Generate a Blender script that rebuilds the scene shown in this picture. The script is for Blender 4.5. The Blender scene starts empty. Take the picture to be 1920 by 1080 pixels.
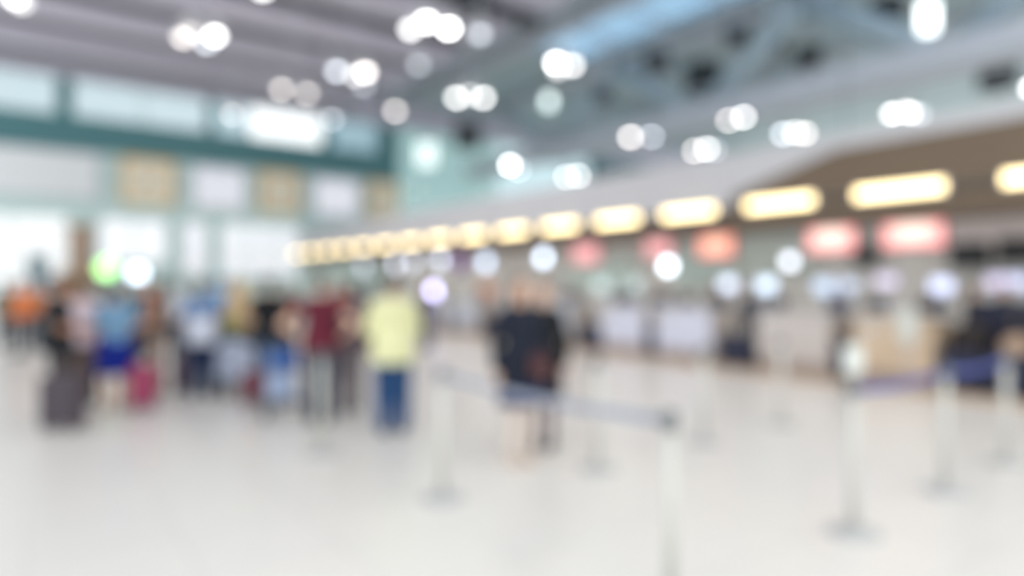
import bpy, bmesh, math, random
from mathutils import Vector, Matrix
random.seed(7)
C = bpy.context.scene.collection
PI = math.pi
FPX = 1250.0; HZ = 530.0; EYE = 1.65
FX, FY = math.sin(math.radians(36.06)), math.cos(math.radians(36.06))
RX, RY = FY, -FX

# ---------------------------------------------------------------- placing helpers
def on_z(px, py, z):
    """point of the horizontal plane z that the photograph shows at px, py"""
    d = (z - EYE) * FPX / (HZ - py); t = (px - 960) / FPX
    return Vector((d * (FX + RX * t), d * (FY + RY * t), z))
def floor_at(px, py): return on_z(px, py, 0.0)
def on_x(px, X):
    t = (px - 960) / FPX; d = X / (FX + RX * t)
    return d * (FY + RY * t), d
def on_y(px, Y):
    t = (px - 960) / FPX; d = Y / (FY + RY * t)
    return d * (FX + RX * t), d

def srgb(r, g, b):
    f = lambda c: (c/255/12.92) if c/255 <= 0.04045 else ((c/255+0.055)/1.055)**2.4
    return (f(r), f(g), f(b), 1)

# ---------------------------------------------------------------- materials
MATS = {}
def mat(name, col, rough=0.6, metal=0.0, noise=0.025, scale=5.0, spec=0.4):
    if name in MATS: return MATS[name]
    m = bpy.data.materials.new(name); m.use_nodes = True
    nt = m.node_tree; b = nt.nodes['Principled BSDF']
    b.inputs['Roughness'].default_value = rough; b.inputs['Metallic'].default_value = metal
    b.inputs['Specular IOR Level'].default_value = spec
    c = srgb(*col)
    tc = nt.nodes.new('ShaderNodeTexCoord'); n = nt.nodes.new('ShaderNodeTexNoise'); n.inputs['Scale'].default_value = scale
    r = nt.nodes.new('ShaderNodeValToRGB')
    r.color_ramp.elements[0].position = .3; r.color_ramp.elements[1].position = .7
    r.color_ramp.elements[0].color = tuple(x*(1-noise) for x in c[:3]) + (1,)
    r.color_ramp.elements[1].color = tuple(min(1, x*(1+noise)) for x in c[:3]) + (1,)
    nt.links.new(tc.outputs['Object'], n.inputs['Vector']); nt.links.new(n.outputs['Fac'], r.inputs['Fac'])
    nt.links.new(r.outputs['Color'], b.inputs['Base Color'])
    MATS[name] = m; return m
def emit(name, col, strength):
    if name in MATS: return MATS[name]
    m = bpy.data.materials.new(name); m.use_nodes = True
    nt = m.node_tree; nt.nodes.clear()
    o = nt.nodes.new('ShaderNodeOutputMaterial'); e = nt.nodes.new('ShaderNodeEmission')
    e.inputs['Color'].default_value = tuple(col) + (1,); e.inputs['Strength'].default_value = strength
    nt.links.new(e.outputs[0], o.inputs[0]); MATS[name] = m; return m
def glass(name, col):
    if name in MATS: return MATS[name]
    m = bpy.data.materials.new(name); m.use_nodes = True
    nt = m.node_tree; nt.nodes.clear()
    o = nt.nodes.new('ShaderNodeOutputMaterial'); t = nt.nodes.new('ShaderNodeBsdfTransparent')
    g = nt.nodes.new('ShaderNodeBsdfGlossy'); g.inputs['Roughness'].default_value = .05
    mx = nt.nodes.new('ShaderNodeMixShader'); mx.inputs[0].default_value = .06
    t.inputs['Color'].default_value = tuple(col) + (1,)
    nt.links.new(t.outputs[0], mx.inputs[1]); nt.links.new(g.outputs[0], mx.inputs[2])
    nt.links.new(mx.outputs[0], o.inputs[0]); MATS[name] = m; return m
def screen_mat(name, edge, mid, strength):
    """a lit screen: a coloured advert with a pale middle"""
    if name in MATS: return MATS[name]
    m = bpy.data.materials.new(name); m.use_nodes = True
    nt = m.node_tree; nt.nodes.clear()
    o = nt.nodes.new('ShaderNodeOutputMaterial'); e = nt.nodes.new('ShaderNodeEmission')
    tc = nt.nodes.new('ShaderNodeTexCoord'); mp = nt.nodes.new('ShaderNodeMapping')
    mp.inputs['Location'].default_value = (-1, -1, -1); mp.inputs['Scale'].default_value = (2, 2, 2)
    g = nt.nodes.new('ShaderNodeTexGradient'); g.gradient_type = 'SPHERICAL'
    r = nt.nodes.new('ShaderNodeValToRGB')
    r.color_ramp.elements[0].color = tuple(edge)+(1,); r.color_ramp.elements[1].color = tuple(mid)+(1,)
    r.color_ramp.elements[1].position = .55
    mp.inputs['Location'].default_value = (0, -1, -1.1); mp.inputs['Scale'].default_value = (0, 2, 2)
    nt.links.new(tc.outputs['Generated'], mp.inputs['Vector']); nt.links.new(mp.outputs[0], g.inputs['Vector'])
    nt.links.new(g.outputs['Fac'], r.inputs['Fac']); nt.links.new(r.outputs['Color'], e.inputs['Color'])
    e.inputs['Strength'].default_value = strength
    nt.links.new(e.outputs[0], o.inputs[0]); MATS[name] = m; return m

# ---------------------------------------------------------------- mesh helpers
def box(bm, c, s, rz=0.0, bev=0.0):
    r = bmesh.ops.create_cube(bm, size=1)
    vs = r['verts']
    bmesh.ops.scale(bm, vec=Vector(s), verts=vs)
    if bev > 0:
        es = list({e for v in vs for e in v.link_edges})
        rr = bmesh.ops.bevel(bm, geom=es, offset=bev, segments=2, affect='EDGES', profile=.5)
        vs = list({v for f in rr['faces'] for v in f.verts} | {v for v in vs if v.is_valid})
    M = Matrix.Translation(Vector(c)) @ Matrix.Rotation(rz, 4, 'Z')
    bmesh.ops.transform(bm, matrix=M, verts=vs)
def cyl(bm, p0, r0, p1, r1=None, seg=16, cap=True):
    if r1 is None: r1 = r0
    p0, p1 = Vector(p0), Vector(p1); d = p1 - p0
    q = Vector((0, 0, 1)).rotation_difference(d.normalized()).to_matrix()
    ring = lambda p, r: [bm.verts.new(p + q @ Vector((r*math.cos(2*PI*k/seg), r*math.sin(2*PI*k/seg), 0))) for k in range(seg)]
    a, b = ring(p0, r0), ring(p1, r1)
    for k in range(seg):
        j = (k+1) % seg; bm.faces.new((a[k], a[j], b[j], b[k]))
    if cap: bm.faces.new(a[::-1]); bm.faces.new(b)
def ell(bm, c, r, rot=None, seg=16):
    M = Matrix.Translation(Vector(c)) @ (rot.to_4x4() if rot else Matrix()) @ Matrix.Diagonal((r[0], r[1], r[2], 1))
    nv = max(8, seg*2//3)
    lo = bm.verts.new(M @ Vector((0, 0, -1))); hi = bm.verts.new(M @ Vector((0, 0, 1))); rows = []
    for i in range(1, nv):
        th = PI*i/nv - PI/2
        rows.append([bm.verts.new(M @ Vector((math.cos(th)*math.cos(2*PI*k/seg), math.cos(th)*math.sin(2*PI*k/seg), math.sin(th)))) for k in range(seg)])
    for k in range(seg):
        j = (k+1) % seg
        bm.faces.new((lo, rows[0][j], rows[0][k])); bm.faces.new((hi, rows[-1][k], rows[-1][j]))
        for i in range(len(rows)-1): bm.faces.new((rows[i][k], rows[i][j], rows[i+1][j], rows[i+1][k]))
def limb(bm, p0, r0, p1, r1, seg=14):
    cyl(bm, p0, r0, p1, r1, seg); ell(bm, p0, (r0,)*3, seg=seg); ell(bm, p1, (r1,)*3, seg=seg)
def lathe(bm, prof, seg=24, sx=1.0, sy=1.0, c=(0, 0, 0)):
    rings = []
    for r, z in prof:
        rings.append([bm.verts.new((c[0]+r*sx*math.cos(a*2*PI/seg), c[1]+r*sy*math.sin(a*2*PI/seg), c[2]+z)) for a in range(seg)])
    for i in range(len(rings)-1):
        for a in range(seg):
            b = (a+1) % seg
            bm.faces.new((rings[i][a], rings[i][b], rings[i+1][b], rings[i+1][a]))
    bm.faces.new(list(reversed(rings[0]))); bm.faces.new(rings[-1])

def link(name, bm, m, parent=None, smooth=False, loc=None):
    bmesh.ops.recalc_face_normals(bm, faces=bm.faces)
    me = bpy.data.meshes.new(name); bm.to_mesh(me); bm.free()
    if smooth:
        for p in me.polygons: p.use_smooth = True
    me.materials.append(m)
    o = bpy.data.objects.new(name, me); C.objects.link(o)
    if parent: o.parent = parent
    if loc is not None: o.location = loc
    return o
def B(): return bmesh.new()
def thing(name, label, cat, loc=(0, 0, 0), rz=0.0, group=None):
    o = bpy.data.objects.new(name, None); C.objects.link(o)
    o.location = loc; o.rotation_euler = (0, 0, rz); o['label'] = label; o['category'] = cat
    o.empty_display_size = .1
    if group: o['group'] = group
    return o
def tag(o, label, cat, group=None):
    o['label'] = label; o['category'] = cat
    if group: o['group'] = group
    return o
def struct(name, bm, m, parent=None):
    o = link(name, bm, m, parent)
    if not parent: o['kind'] = 'structure'
    return o
def dup(root, loc=None, rz=None, label=None, group=None):
    r = root.copy(); C.objects.link(r)
    if loc is not None: r.location = loc
    if rz is not None: r.rotation_euler = (0, 0, rz)
    if label: r['label'] = label
    if group: r['group'] = group
    for ch in list(root.children):
        c = ch.copy(); C.objects.link(c); c.parent = r
        for g in ch.children:
            d = g.copy(); C.objects.link(d); d.parent = c
    return r

# ---------------------------------------------------------------- world and camera
w = bpy.data.worlds.new('World'); bpy.context.scene.world = w; w.use_nodes = True
bg = w.node_tree.nodes['Background']
bg.inputs['Color'].default_value = (0.93, 0.985, 1.0, 1); bg.inputs['Strength'].default_value = 1.25
cam = bpy.data.cameras.new('camera'); co = bpy.data.objects.new('camera', cam); C.objects.link(co)
co.location = (0, 0, EYE); co.rotation_euler = (PI/2, 0, -math.radians(36.06))
cam.lens = FPX / 1920 * 36; cam.sensor_width = 36; cam.shift_y = -10/1920
cam.clip_end = 300
cam.dof.use_dof = True; cam.dof.focus_distance = 0.4; cam.dof.aperture_fstop = 1.40
bpy.context.scene.camera = co
vs = bpy.context.scene.view_settings
vs.view_transform = 'Standard'; vs.look = 'None'; vs.gamma = 1; vs.use_curve_mapping = False; vs.exposure = 0.45

# ---------------------------------------------------------------- setting
def floor_mat():
    m = bpy.data.materials.new('polished_stone_floor'); m.use_nodes = True
    nt = m.node_tree; b = nt.nodes['Principled BSDF']
    tc = nt.nodes.new('ShaderNodeTexCoord'); br = nt.nodes.new('ShaderNodeTexBrick')
    br.offset = 0; br.inputs['Scale'].default_value = 1.0
    br.inputs['Brick Width'].default_value = .8; br.inputs['Row Height'].default_value = .8; br.inputs['Mortar Size'].default_value = .004
    br.inputs['Color1'].default_value = srgb(233, 227, 221); br.inputs['Color2'].default_value = srgb(230, 225, 220)
    br.inputs['Mortar'].default_value = srgb(200, 198, 196)
    nt.links.new(tc.outputs['Object'], br.inputs['Vector']); nt.links.new(br.outputs['Color'], b.inputs['Base Color'])
    b.inputs['Roughness'].default_value = .28; b.inputs['Specular IOR Level'].default_value = .35
    return m
bm = B(); box(bm, (20, 16, -.1), (56, 44, .2)); struct('floor', bm, floor_mat())

TEAL = mat('teal_painted_wall', (88, 136, 141), .6)
PALE_TEAL = mat('pale_teal_wall', (208, 231, 229), .6)
LAV = mat('lavender_grey_ceiling_panel', (202, 197, 211), .55)
DARKC = mat('dark_slate_ceiling', (62, 68, 74), .8)
ROOF = mat('blue_grey_roof_sheet', (178, 192, 196), .7)
STEEL = mat('light_grey_painted_steel', (208, 210, 218), .5)
YW = 32.0
# far wall, with window openings: built from piers and bands of real thickness
def wall_piece(x0, x1, z0, z1, m, nm='wall_far', y=YW, th=.3):
    bm = B(); box(bm, ((x0+x1)/2, y+th/2, (z0+z1)/2), (x1-x0, th, z1-z0)); return struct(nm, bm, m)
wall = wall_piece(-6, 15.9, 6.95, 8.35, TEAL)
for a, b_, z0, z1, m in ((-6, 13.2, 9.85, 10.62, LAV), (13.2, 46, 9.85, 11.12, LAV), (.95, 1.5, 8.35, 9.85, TEAL), (6.5, 6.85, 8.35, 9.85, TEAL), (11.8, 12.3, 8.35, 9.85, TEAL),
                         (14.7, 15.9, 8.35, 9.85, TEAL), (-6, 15.9, 4.35, 6.95, PALE_TEAL),
                         (1.35, 2.4, 0, 4.35, PALE_TEAL), (4.9, 5.5, 0, 4.35, PALE_TEAL), (6.55, 7.1, 0, 4.35, PALE_TEAL), (10.6, 11.2, 0, 4.35, PALE_TEAL),
                         (2.4, 4.9, 0, 2.5, PALE_TEAL), (5.5, 6.55, 0, 2.0, PALE_TEAL), (7.1, 10.6, 0, 1.9, PALE_TEAL), (11.2, 46, 0, 4.35, PALE_TEAL)):
    wall_piece(a, b_, z0, z1, m)
wn = 0
def window(x0, x1, z0, z1, tint, nm, cols=2, y=YW+.12, frame=PALE_TEAL):
    global wn
    wn += 1
    fr = B(); t = .07
    for xx in [x0 + (x1-x0)*k/cols for k in range(cols+1)]: box(fr, (xx, y, (z0+z1)/2), (t, .1, z1-z0))
    for zz in (z0, z1): box(fr, ((x0+x1)/2, y, zz), (x1-x0+t, .1, t))
    o = struct('window_%d' % wn, fr, frame)
    g = B(); box(g, ((x0+x1)/2, y, (z0+z1)/2), (x1-x0, .02, z1-z0))
    link('pane', g, glass(nm, tint), o)
    return o
window(-6, .95, 8.35, 9.85, (.67, .72, .74), 'glass_a', 3)
window(1.5, 6.5, 8.35, 9.85, (.67, .72, .74), 'glass_b', 2)
window(6.85, 8.3, 8.35, 9.85, (.63, .70, .73), 'glass_c', 1)
window(8.3, 11.8, 8.35, 9.85, (1, 1, 1), 'glass_clear', 1)
window(12.3, 14.7, 8.35, 9.85, (.50, .59, .63), 'glass_d', 2)
window(-6, 1.35, 0, 4.35, (.82, .81, .81), 'glass_e', 4)
window(2.4, 4.9, 2.5, 4.35, (.81, .80, .81), 'glass_f', 2)
window(5.5, 6.55, 2.0, 4.35, (.76, .75, .77), 'glass_g', 1)
window(7.1, 10.6, 1.9, 4.35, (.77, .765, .78), 'glass_h', 3)
window(15.9, 22.2, 4.35, 9.85, (.50, .60, .595), 'glass_i', 4)
window(22.2, 29.5, 4.35, 9.85, (.69, .77, .79), 'glass_j', 4)
window(29.5, 46, 4.35, 9.85, (.2, .28, .30), 'glass_k', 6)

# ceiling, left bay: pale coffers running across, dark gaps between
bm = B(); box(bm, (3.6, 18, 10.75), (19.2, 28.8, .3)); struct('ceiling', bm, DARKC)
for k, y in enumerate((7.3, 10.6, 13.9, 17.2, 18.85+3.35-0, 25.5, 28.75)):
    pass
for k, yc in enumerate([22.2 + 3.3*i for i in range(-5, 3)]):
    bm = B(); box(bm, (3.6, yc, 10.3), (19.0, 1.95, .3), 0, .06)
    box(bm, (3.6, yc, 10.1), (19.0, 1.2, .12), 0, .04)
    struct('ceiling', bm, LAV)
# right bay roof with strip skylights
def roof_slab(x0, x1, y0, y1, z=11.1):
    bm = B(); box(bm, ((x0+x1)/2, (y0+y1)/2, z+.15), (x1-x0, y1-y0, .3))
    struct('ceiling', bm, ROOF)
roof_slab(13.2, 13.5, 3.6, YW+.3); roof_slab(13.5, 14.5, 18.2, YW+.3)
roof_slab(14.5, 16.6, 3.6, YW+.3)
roof_slab(16.6, 19.4, 21.5, YW+.3); roof_slab(19.4, 46, 3.6-6, YW+.3)
def skylight(x0, x1, y0, y1, tint, nm):
    global wn
    wn += 1
    fr = B(); n = int((y1-y0)/2.4)
    for k in range(n+1): box(fr, ((x0+x1)/2, y0+(y1-y0)*k/n, 11.2), (x1-x0, .1, .12))
    for x in (x0, x1): box(fr, (x, (y0+y1)/2, 11.2), (.08, y1-y0, .14))
    o = struct('window_%d' % wn, fr, STEEL)
    g = B(); box(g, ((x0+x1)/2, (y0+y1)/2, 11.22), (x1-x0, y1-y0, .02))
    link('pane', g, glass(nm, tint), o)
skylight(13.5, 14.5, 3.6, 18.2, (.62, .72, .78), 'skyglass_a')
skylight(16.6, 19.4, 3.6, 21.5, (.50, .62, .72), 'skyglass_b')
# end panel between the two ceiling heights
bm = B(); box(bm, (13.2, 18, 10.75), (.16, 28.8, 1.0)); struct('trim_1', bm, STEEL)

# ---------------------------------------------------------------- roof trusses over the right bay
BEAM = mat('pale_blue_grey_girder_paint', (196, 198, 206), .55)
BEAM2 = mat('blue_grey_brace_paint', (170, 186, 196), .55)
def truss(X, nodes, zb, zt, s, label):
    t = thing('roof_truss', label, 'roof truss', (X, 0, zb))
    bm = B(); box(bm, (0, 14.5, 0), (s, 35, s*.9), 0, .05); link('bottom_chord', bm, BEAM, t)
    bm = B(); box(bm, (0, 14.5, zt-zb), (s*.6, 35, s*.5), 0, .04); link('top_chord', bm, BEAM, t)
    for y in nodes:
        for dy in (-4.2, 4.2):
            bm = B(); cyl(bm, (0, y, 0), s*.40, (0, y+dy, zt-zb), s*.40, 12); link('diagonal_brace', bm, BEAM2, t, True)
    return t
truss(20.35, (-.7, 7.7, 16.1, 24.5), 7.9, 10.85, .8, 'pale grey steel roof truss with wide box girder above the check-in canopy')
truss(26.5, (3.5, 11.9, 20.3), 9.2, 10.85, .5, 'thinner grey steel roof truss far behind the wide box girder')
bm = B(); box(bm, (0, 0, 0), (.35, 28, .4), 0, .05)
tag(link('roof_beam', bm, BEAM, None, loc=(15.5, 18, 10.8)), 'slim grey roof beam running between the two strip skylights', 'roof beam')
for i, (x0, y0) in enumerate(((20.5, 25.2), (20.5, 18.6), (20.5, 12.5), (20.5, 6.4))):
    bm = B(); cyl(bm, (0, 0, 0), .16, (13, 0, 0), .16, 12)
    tag(link('cross_beam', bm, BEAM2, None, True, loc=(x0-1.2, y0, 10.55)), 'round grey purlin tube crossing under the blue-grey roof sheet', 'roof beam', 'purlin tubes under the roof sheet')

# ---------------------------------------------------------------- dark roof vents
DUCT = mat('black_duct_metal', (50, 56, 60), .6)
def vent(px, py, z, s, label):
    p = on_z(px, py, z); s = s*.82
    t = thing('ventilation_drum', label, 'ventilation drum', p, 0)
    bm = B(); cyl(bm, (0, 0, -s*.45), s*.6, (0, 0, s*.45), s*.6, 20); cyl(bm, (0, 0, s*.45), s*.66, (0, 0, s*.5), s*.66, 20); link('drum', bm, DUCT, t, False)
    bm = B()
    for k in range(4): lathe(bm, [(s*(.12+.12*k), -s*.5), (s*(.16+.12*k), -s*.5), (s*(.16+.12*k), -s*.45), (s*(.12+.12*k), -s*.45)], 20)
    link('grille', bm, STEEL, t)
    bm = B(); cyl(bm, (0, 0, s*.5), .05, (0, 0, (11.15 if p.x > 13.3 else 10.2)-z), .05, 8); link('hanger_rod', bm, STEEL, t)
for px, py, z, s, l in ((1232, 120, 9.6, .9, 'black ventilation drum hanging right of the blue skylight end'),
                        (1318, 150, 9.4, 1.35, 'larger black ventilation drum above the leftmost lamps over the girder'),
                        (1382, 72, 10, .8, 'black ventilation drum high under the roof, leftmost of the upper three'),
                        (1452, 85, 10, .85, 'black ventilation drum high under the roof, middle of the upper three'),
                        (1516, 112, 9.6, .95, 'black ventilation drum tucked beside the girder brace, rightmost of the upper three'),
                        (1872, 142, 9.2, 1.3, 'black ventilation drum at the right edge below the wide girder'),
                        (990, 42, 10, .7, 'black ventilation drum beside the pale strip skylight'),
                        (877, 258, 8.2, 1.25, 'wide black ventilation drum hanging before the teal glazing'),
                        (888, 10, 9.7, 1.0, 'black ventilation drum above the big cluster of lamps'),
                        (1664, 26, 9.8, 1.0, 'black ventilation drum left of the long bright pendant'),
                        (1130, 180, 8.6, .7, 'small black ventilation drum right of the pale small pendant')):
    vent(px, py, z, s, l)

# ---------------------------------------------------------------- ceiling lamp clusters
ZL = 7.6
HOUS = mat('white_lamp_housing', (206, 206, 210), .5)
CR = {}
def lens_mat(col, d, B_):
    r = .12; apx = PI*(r*FPX/d)**2; disc = PI*27**2
    L = B_ * disc / apx
    L = round(L*2)/2
    key = 'lamp_lens_%s_%s' % ('_'.join('%02d' % int(c*50) for c in col), str(L).replace('.', '_'))
    return emit(key, col, L)
W = (1, .985, .97); WARM = (1, .93, .88); COOL = (.86, .92, 1)
clusters = [
 ('top left corner of the hall ceiling', [(28, -8, .9, W), (40, 2, .5, W)]),
 ('between the ceiling coffers at the upper left', [(343, 68, .5, WARM), (357, 58, .25, WARM), (403, 64, 1.1, W), (387, 78, .4, COOL)]),
 ('cut by the top edge above the coffers', [(492, -24, 1.0, W)]),
 ('in front of the dark coffer gap, brightest of all', [(770, 52, .7, W), (800, 38, 1.6, W), (841, 50, 1.8, W)]),
 ('bluish and dim beside the brightest cluster', [(900, 62, .28, COOL)]),
 ('grey and dim below the brightest cluster', [(785, 120, .18, COOL)]),
 ('left of the ceiling centre, cool lamp beside warm one', [(632, 131, .45, COOL), (685, 133, .8, WARM), (666, 139, .3, W), (682, 158, .15, COOL)]),
 ('pinkish pair above the clerestory windows', [(528, 165, .33, WARM), (576, 173, .3, WARM)]),
 ('single pinkish lamp above the teal wall end', [(741, 206, .35, WARM)]),
 ('white trio left of the ceiling centre line', [(856, 181, .6, W), (880, 176, .25, W), (906, 181, .6, W)]),
 ('white pair under the tip of the blue skylight', [(1043, 115, 1.3, W), (1073, 120, .6, W), (1046, 127, .35, W)]),
 ('before the pale glazing, left of the canopy', [(956, 308, .7, W), (972, 316, .3, COOL)]),
 ('low pair before the pale glazing, nearest the canopy', [(1062, 330, .3, W), (1084, 328, .35, W)]),
 ('leftmost pair above the canopy', [(1182, 255, .58, WARM), (1222, 253, .48, COOL)]),
 ('lowest trio above the canopy edge', [(1303, 281, .4, WARM), (1325, 277, .5, W), (1340, 279, .15, COOL)]),
 ('warm pair over the girder end above the canopy', [(1366, 222, .65, WARM), (1394, 216, 1.0, W)]),
 ('trio just above the canopy where the brown panel starts', [(1468, 249, .4, COOL), (1490, 246, .35, W), (1509, 248, .45, WARM)]),
 ('trio right of the long brown panel corner', [(1673, 211, .6, W), (1697, 206, .35, WARM), (1707, 209, .45, W), (1724, 212, .2, COOL)]),
 ('cut by the right edge of the view', [(1934, 162, .8, W)]),
 ('over the brightest clerestory window at its left', [(435, 212, .18, WARM)]),
 ('right of the brightest clerestory window', [(622, 222, .2, COOL)]),
]
for where, lamps in clusters:
    pts = [on_z(px, py, ZL) for px, py, b_, c in lamps]
    pts = [p if p.y < 31 else p*(31/p.y) for p in pts]
    cx = sum(p.x for p in pts)/len(pts); cy = sum(p.y for p in pts)/len(pts)
    t = thing('ceiling_lamp', 'white ceiling lamp cluster %s' % where if len(lamps) > 1 else 'single round ceiling lamp %s' % where.replace('single ', ''), 'ceiling lamp', (cx, cy, ZL), 0, 'high ceiling lamps')
    top = (11.15 if cx > 13.28 else 10.14) - ZL
    bm = B(); cyl(bm, (0, 0, .3), .02, (0, 0, top), .02, 8); cyl(bm, (0, 0, top-.06), .12, (0, 0, top), .12, 16); link('hanger_rod', bm, STEEL, t)
    if len(pts) > 1:
        bm = B()
        for p in pts: cyl(bm, (0, 0, .33), .018, (p.x-cx, p.y-cy, .33), .018, 8) if (abs(p.x-cx)+abs(p.y-cy)) > .02 else None
        link('cross_bar', bm, STEEL, t)
    for p, (px, py, b_, col) in zip(pts, lamps):
        d = p.x*FX + p.y*FY
        q = Vector((p.x-cx, p.y-cy, 0))
        bm = B(); lathe(bm, [(.05, .36), (.09, .34), (.13, .2), (.135, .0), (.13, -.01)], 20, c=q); h = link('lamp_head', bm, HOUS, t, True)
        bm = B(); lathe(bm, [(.125, -.005), (.12, -.05), (.09, -.09), (.04, -.115)], 20, c=q); link('lens', bm, lens_mat(col, d, b_), h, True)
def bulb(t, e):
    li = bpy.data.lights.new('bulb', 'SPOT'); li.energy = e; li.spot_size = math.radians(150); li.spot_blend = .6; li.shadow_soft_size = .1; li.color = (1, .96, .92)
    o = bpy.data.objects.new('bulb', li); C.objects.link(o); o.parent = t; o.location = (0, 0, -.14)
for t in [o for o in list(C.objects) if o.get('category') == 'ceiling lamp']: bulb(t, 55)
# long pendants
def pendant(px, py, z, h, r, L, col, label):
    p = on_z(px, py, z)
    t = thing('pendant_light', label, 'pendant light', p, 0)
    bm = B(); lathe(bm, [(r*.8, -h/2), (r, -h/2+.03), (r, h/2-.03), (r*.8, h/2)], 24); link('shade', bm, emit('pendant_glow_%d' % px, col, L), t, True)
    bm = B(); cyl(bm, (0, 0, h/2), r*1.05, (0, 0, h/2+.06), r*.6, 24); link('cap', bm, STEEL, t, True)
    bm = B(); cyl(bm, (0, 0, h/2+.06), .012, (0, 0, (11.1 if p.x > 13.3 else 10.1)-z), .012, 8); link('cord', bm, DUCT, t)
pendant(1740, 32, 7.6, .62, .17, 3.0, (.93, 1, 1), 'long bright white cylinder pendant hanging over the girder at the upper right')
pendant(1029, 190, 7.6, .35, .14, 2.2, (.85, 1, .98), 'small pale cylinder pendant below the skylight tip')
pendant(1585, 292, 5.3, .32, .10, 2.4, (1, .93, .8), 'dim cream cylinder pendant hanging in front of the brown canopy panel')
pendant(800, 290, 6.2, .75, .3, 1.2, (.86, 1, 1), 'pale glowing drum pendant before the teal glazing at the wall end')

# ---------------------------------------------------------------- panels on the far wall
GOLD = mat('gilded_frame', (228, 180, 108), .4, .2)
GFACE = mat('cream_panel_face', (250, 244, 222), .6)
WFACE = emit('lit_white_board', (.90, .92, 1.0), .62)
def board(x0, x1, z0, z1, fm, face, label, cat, nm, grp=None, cx=None):
    t = thing(nm, label, cat, ((x0+x1)/2, YW, (z0+z1)/2), 0, grp)
    w_, h_ = x1-x0, z1-z0; f = .13 if nm == 'gilded_frame' else .07
    bm = B()
    for s in (-1, 1):
        box(bm, (s*(w_/2-f/2), -.09, 0), (f, .18, h_)); box(bm, (0, -.09, s*(h_/2-f/2)), (w_-2*f, .18, f))
    link('frame', bm, fm, t)
    bm = B(); box(bm, (0, -.05, 0), (w_-2*f, .08, h_-2*f)); link('panel_face', bm, face, t)
    if nm == 'gilded_frame':
        bm = B(); lathe(bm, [(.2, 0), (.2, .04)], 20)
        bmesh.ops.rotate(bm, matrix=Matrix.Rotation(PI/2, 3, 'X'), verts=bm.verts); bmesh.ops.translate(bm, vec=(0, -.09, 0), verts=bm.verts)
        link('emblem', bm, mat('rose_emblem', (190, 140, 120)), t)
for x0, x1, l in ((3.2, 5.15, 'gold framed cream panel high on the far wall, leftmost of three'),
                  (8.75, 10.6, 'gold framed cream panel high on the far wall between the two white boards'),
                  (14.1, 15.8, 'gold framed cream panel high on the far wall, nearest the canopy')):
    board(x0, x1, 5.0, 6.9, GOLD, GFACE, l, 'framed panel', 'gilded_frame', 'gold framed panels on the far wall')
for x0, x1, l in ((5.9, 8.1, 'white lit board on the far wall between the first two gold frames'),
                  (11.3, 13.6, 'white lit board on the far wall between the last two gold frames')):
    board(x0, x1, 4.95, 6.8, STEEL, WFACE, l, 'lit board', 'white_board', 'white boards on the far wall')
board(-5.5, 2.4, 5.0, 6.9, STEEL, mat('long_grey_board', (240, 243, 244)), 'long pale grey board at the left end of the far wall', 'board', 'wall_board')

# ---------------------------------------------------------------- check-in canopy
FASC = mat('satin_grey_fascia', (198, 196, 200), .45)
BROWN = mat('panel_brown', (112, 96, 80), .6)
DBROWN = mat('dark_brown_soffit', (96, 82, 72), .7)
XF = 10.5
bm = B(); box(bm, (XF+.15+.05, 15.5, 3.55), (.3, 33, 1.0), 0, .02); struct('wall_canopy', bm, FASC)
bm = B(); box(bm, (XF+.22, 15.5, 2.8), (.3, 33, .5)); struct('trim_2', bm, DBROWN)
bm = B(); box(bm, (13.0, 15.5, 3.94), (4.4, 33, .2)); struct('ceiling', bm, FASC)
bm = B(); box(bm, (12.9, 15.5, 3.35), (4.1, 33, .1)); struct('ceiling', bm, mat('grey_soffit', (200, 196, 192)))
# brown panel with a slanted end, laid over the grey fascia
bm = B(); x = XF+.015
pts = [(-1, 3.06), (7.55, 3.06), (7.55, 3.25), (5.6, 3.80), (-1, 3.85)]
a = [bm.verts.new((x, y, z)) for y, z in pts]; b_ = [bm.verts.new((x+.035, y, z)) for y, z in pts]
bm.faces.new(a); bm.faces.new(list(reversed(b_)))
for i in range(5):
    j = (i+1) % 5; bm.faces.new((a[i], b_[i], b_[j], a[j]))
tag(link('brown_panel', bm, BROWN), 'brown panel with a slanted end on the canopy front', 'cladding')
bm = B(); box(bm, (XF+.04, 3.2, 2.79), (.07, 8.8, .24)); tag(link('brown_panel', bm, BROWN), 'low brown strip of cladding running just under the warm canopy lamps', 'cladding')
# warm lamps on the canopy front
LAMP = emit('warm_lamp_diffuser', (1, .79, .42), 4.1)
lamp0 = thing('canopy_lamp', 'long warm lamp box on the canopy front', 'wall lamp', (XF, 2.8, 3.02), 0, 'warm lamp boxes along the canopy front')
bm = B(); box(bm, (-.015, 0, 0), (.06, 1.30, .20), 0, .01); link('housing', bm, FASC, lamp0)
bm = B(); box(bm, (-.055, 0, 0), (.05, 1.22, .145), 0, .015); link('diffuser', bm, LAMP, lamp0)
ords = ['first', 'second', 'third', 'fourth', 'fifth', 'sixth', 'seventh', 'eighth', 'ninth', 'tenth', 'eleventh', 'twelfth', 'thirteenth', 'fourteenth', 'fifteenth', 'sixteenth']
for i in range(16):
    y = 2.69 + 1.94*i
    l = 'warm yellow lamp box on the canopy front, %s from the right edge of the view' % ords[i]
    if i == 0: lamp0.location = (XF, y, 3.02); lamp0['label'] = l
    else: dup(lamp0, (XF, y, 3.02), None, l)
# back wall behind the counters
bm = B(); box(bm, (15.1, 15.5, 1.95), (.2, 33, 3.9)); struct('wall_right', bm, mat('back_wall_grey', (214, 212, 208), .6))
bm = B(); box(bm, (10.85, 15.5, .02), (.5, 30, .04)); struct('trim_3', bm, mat('tan_floor_strip', (206, 180, 152), .5))
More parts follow.
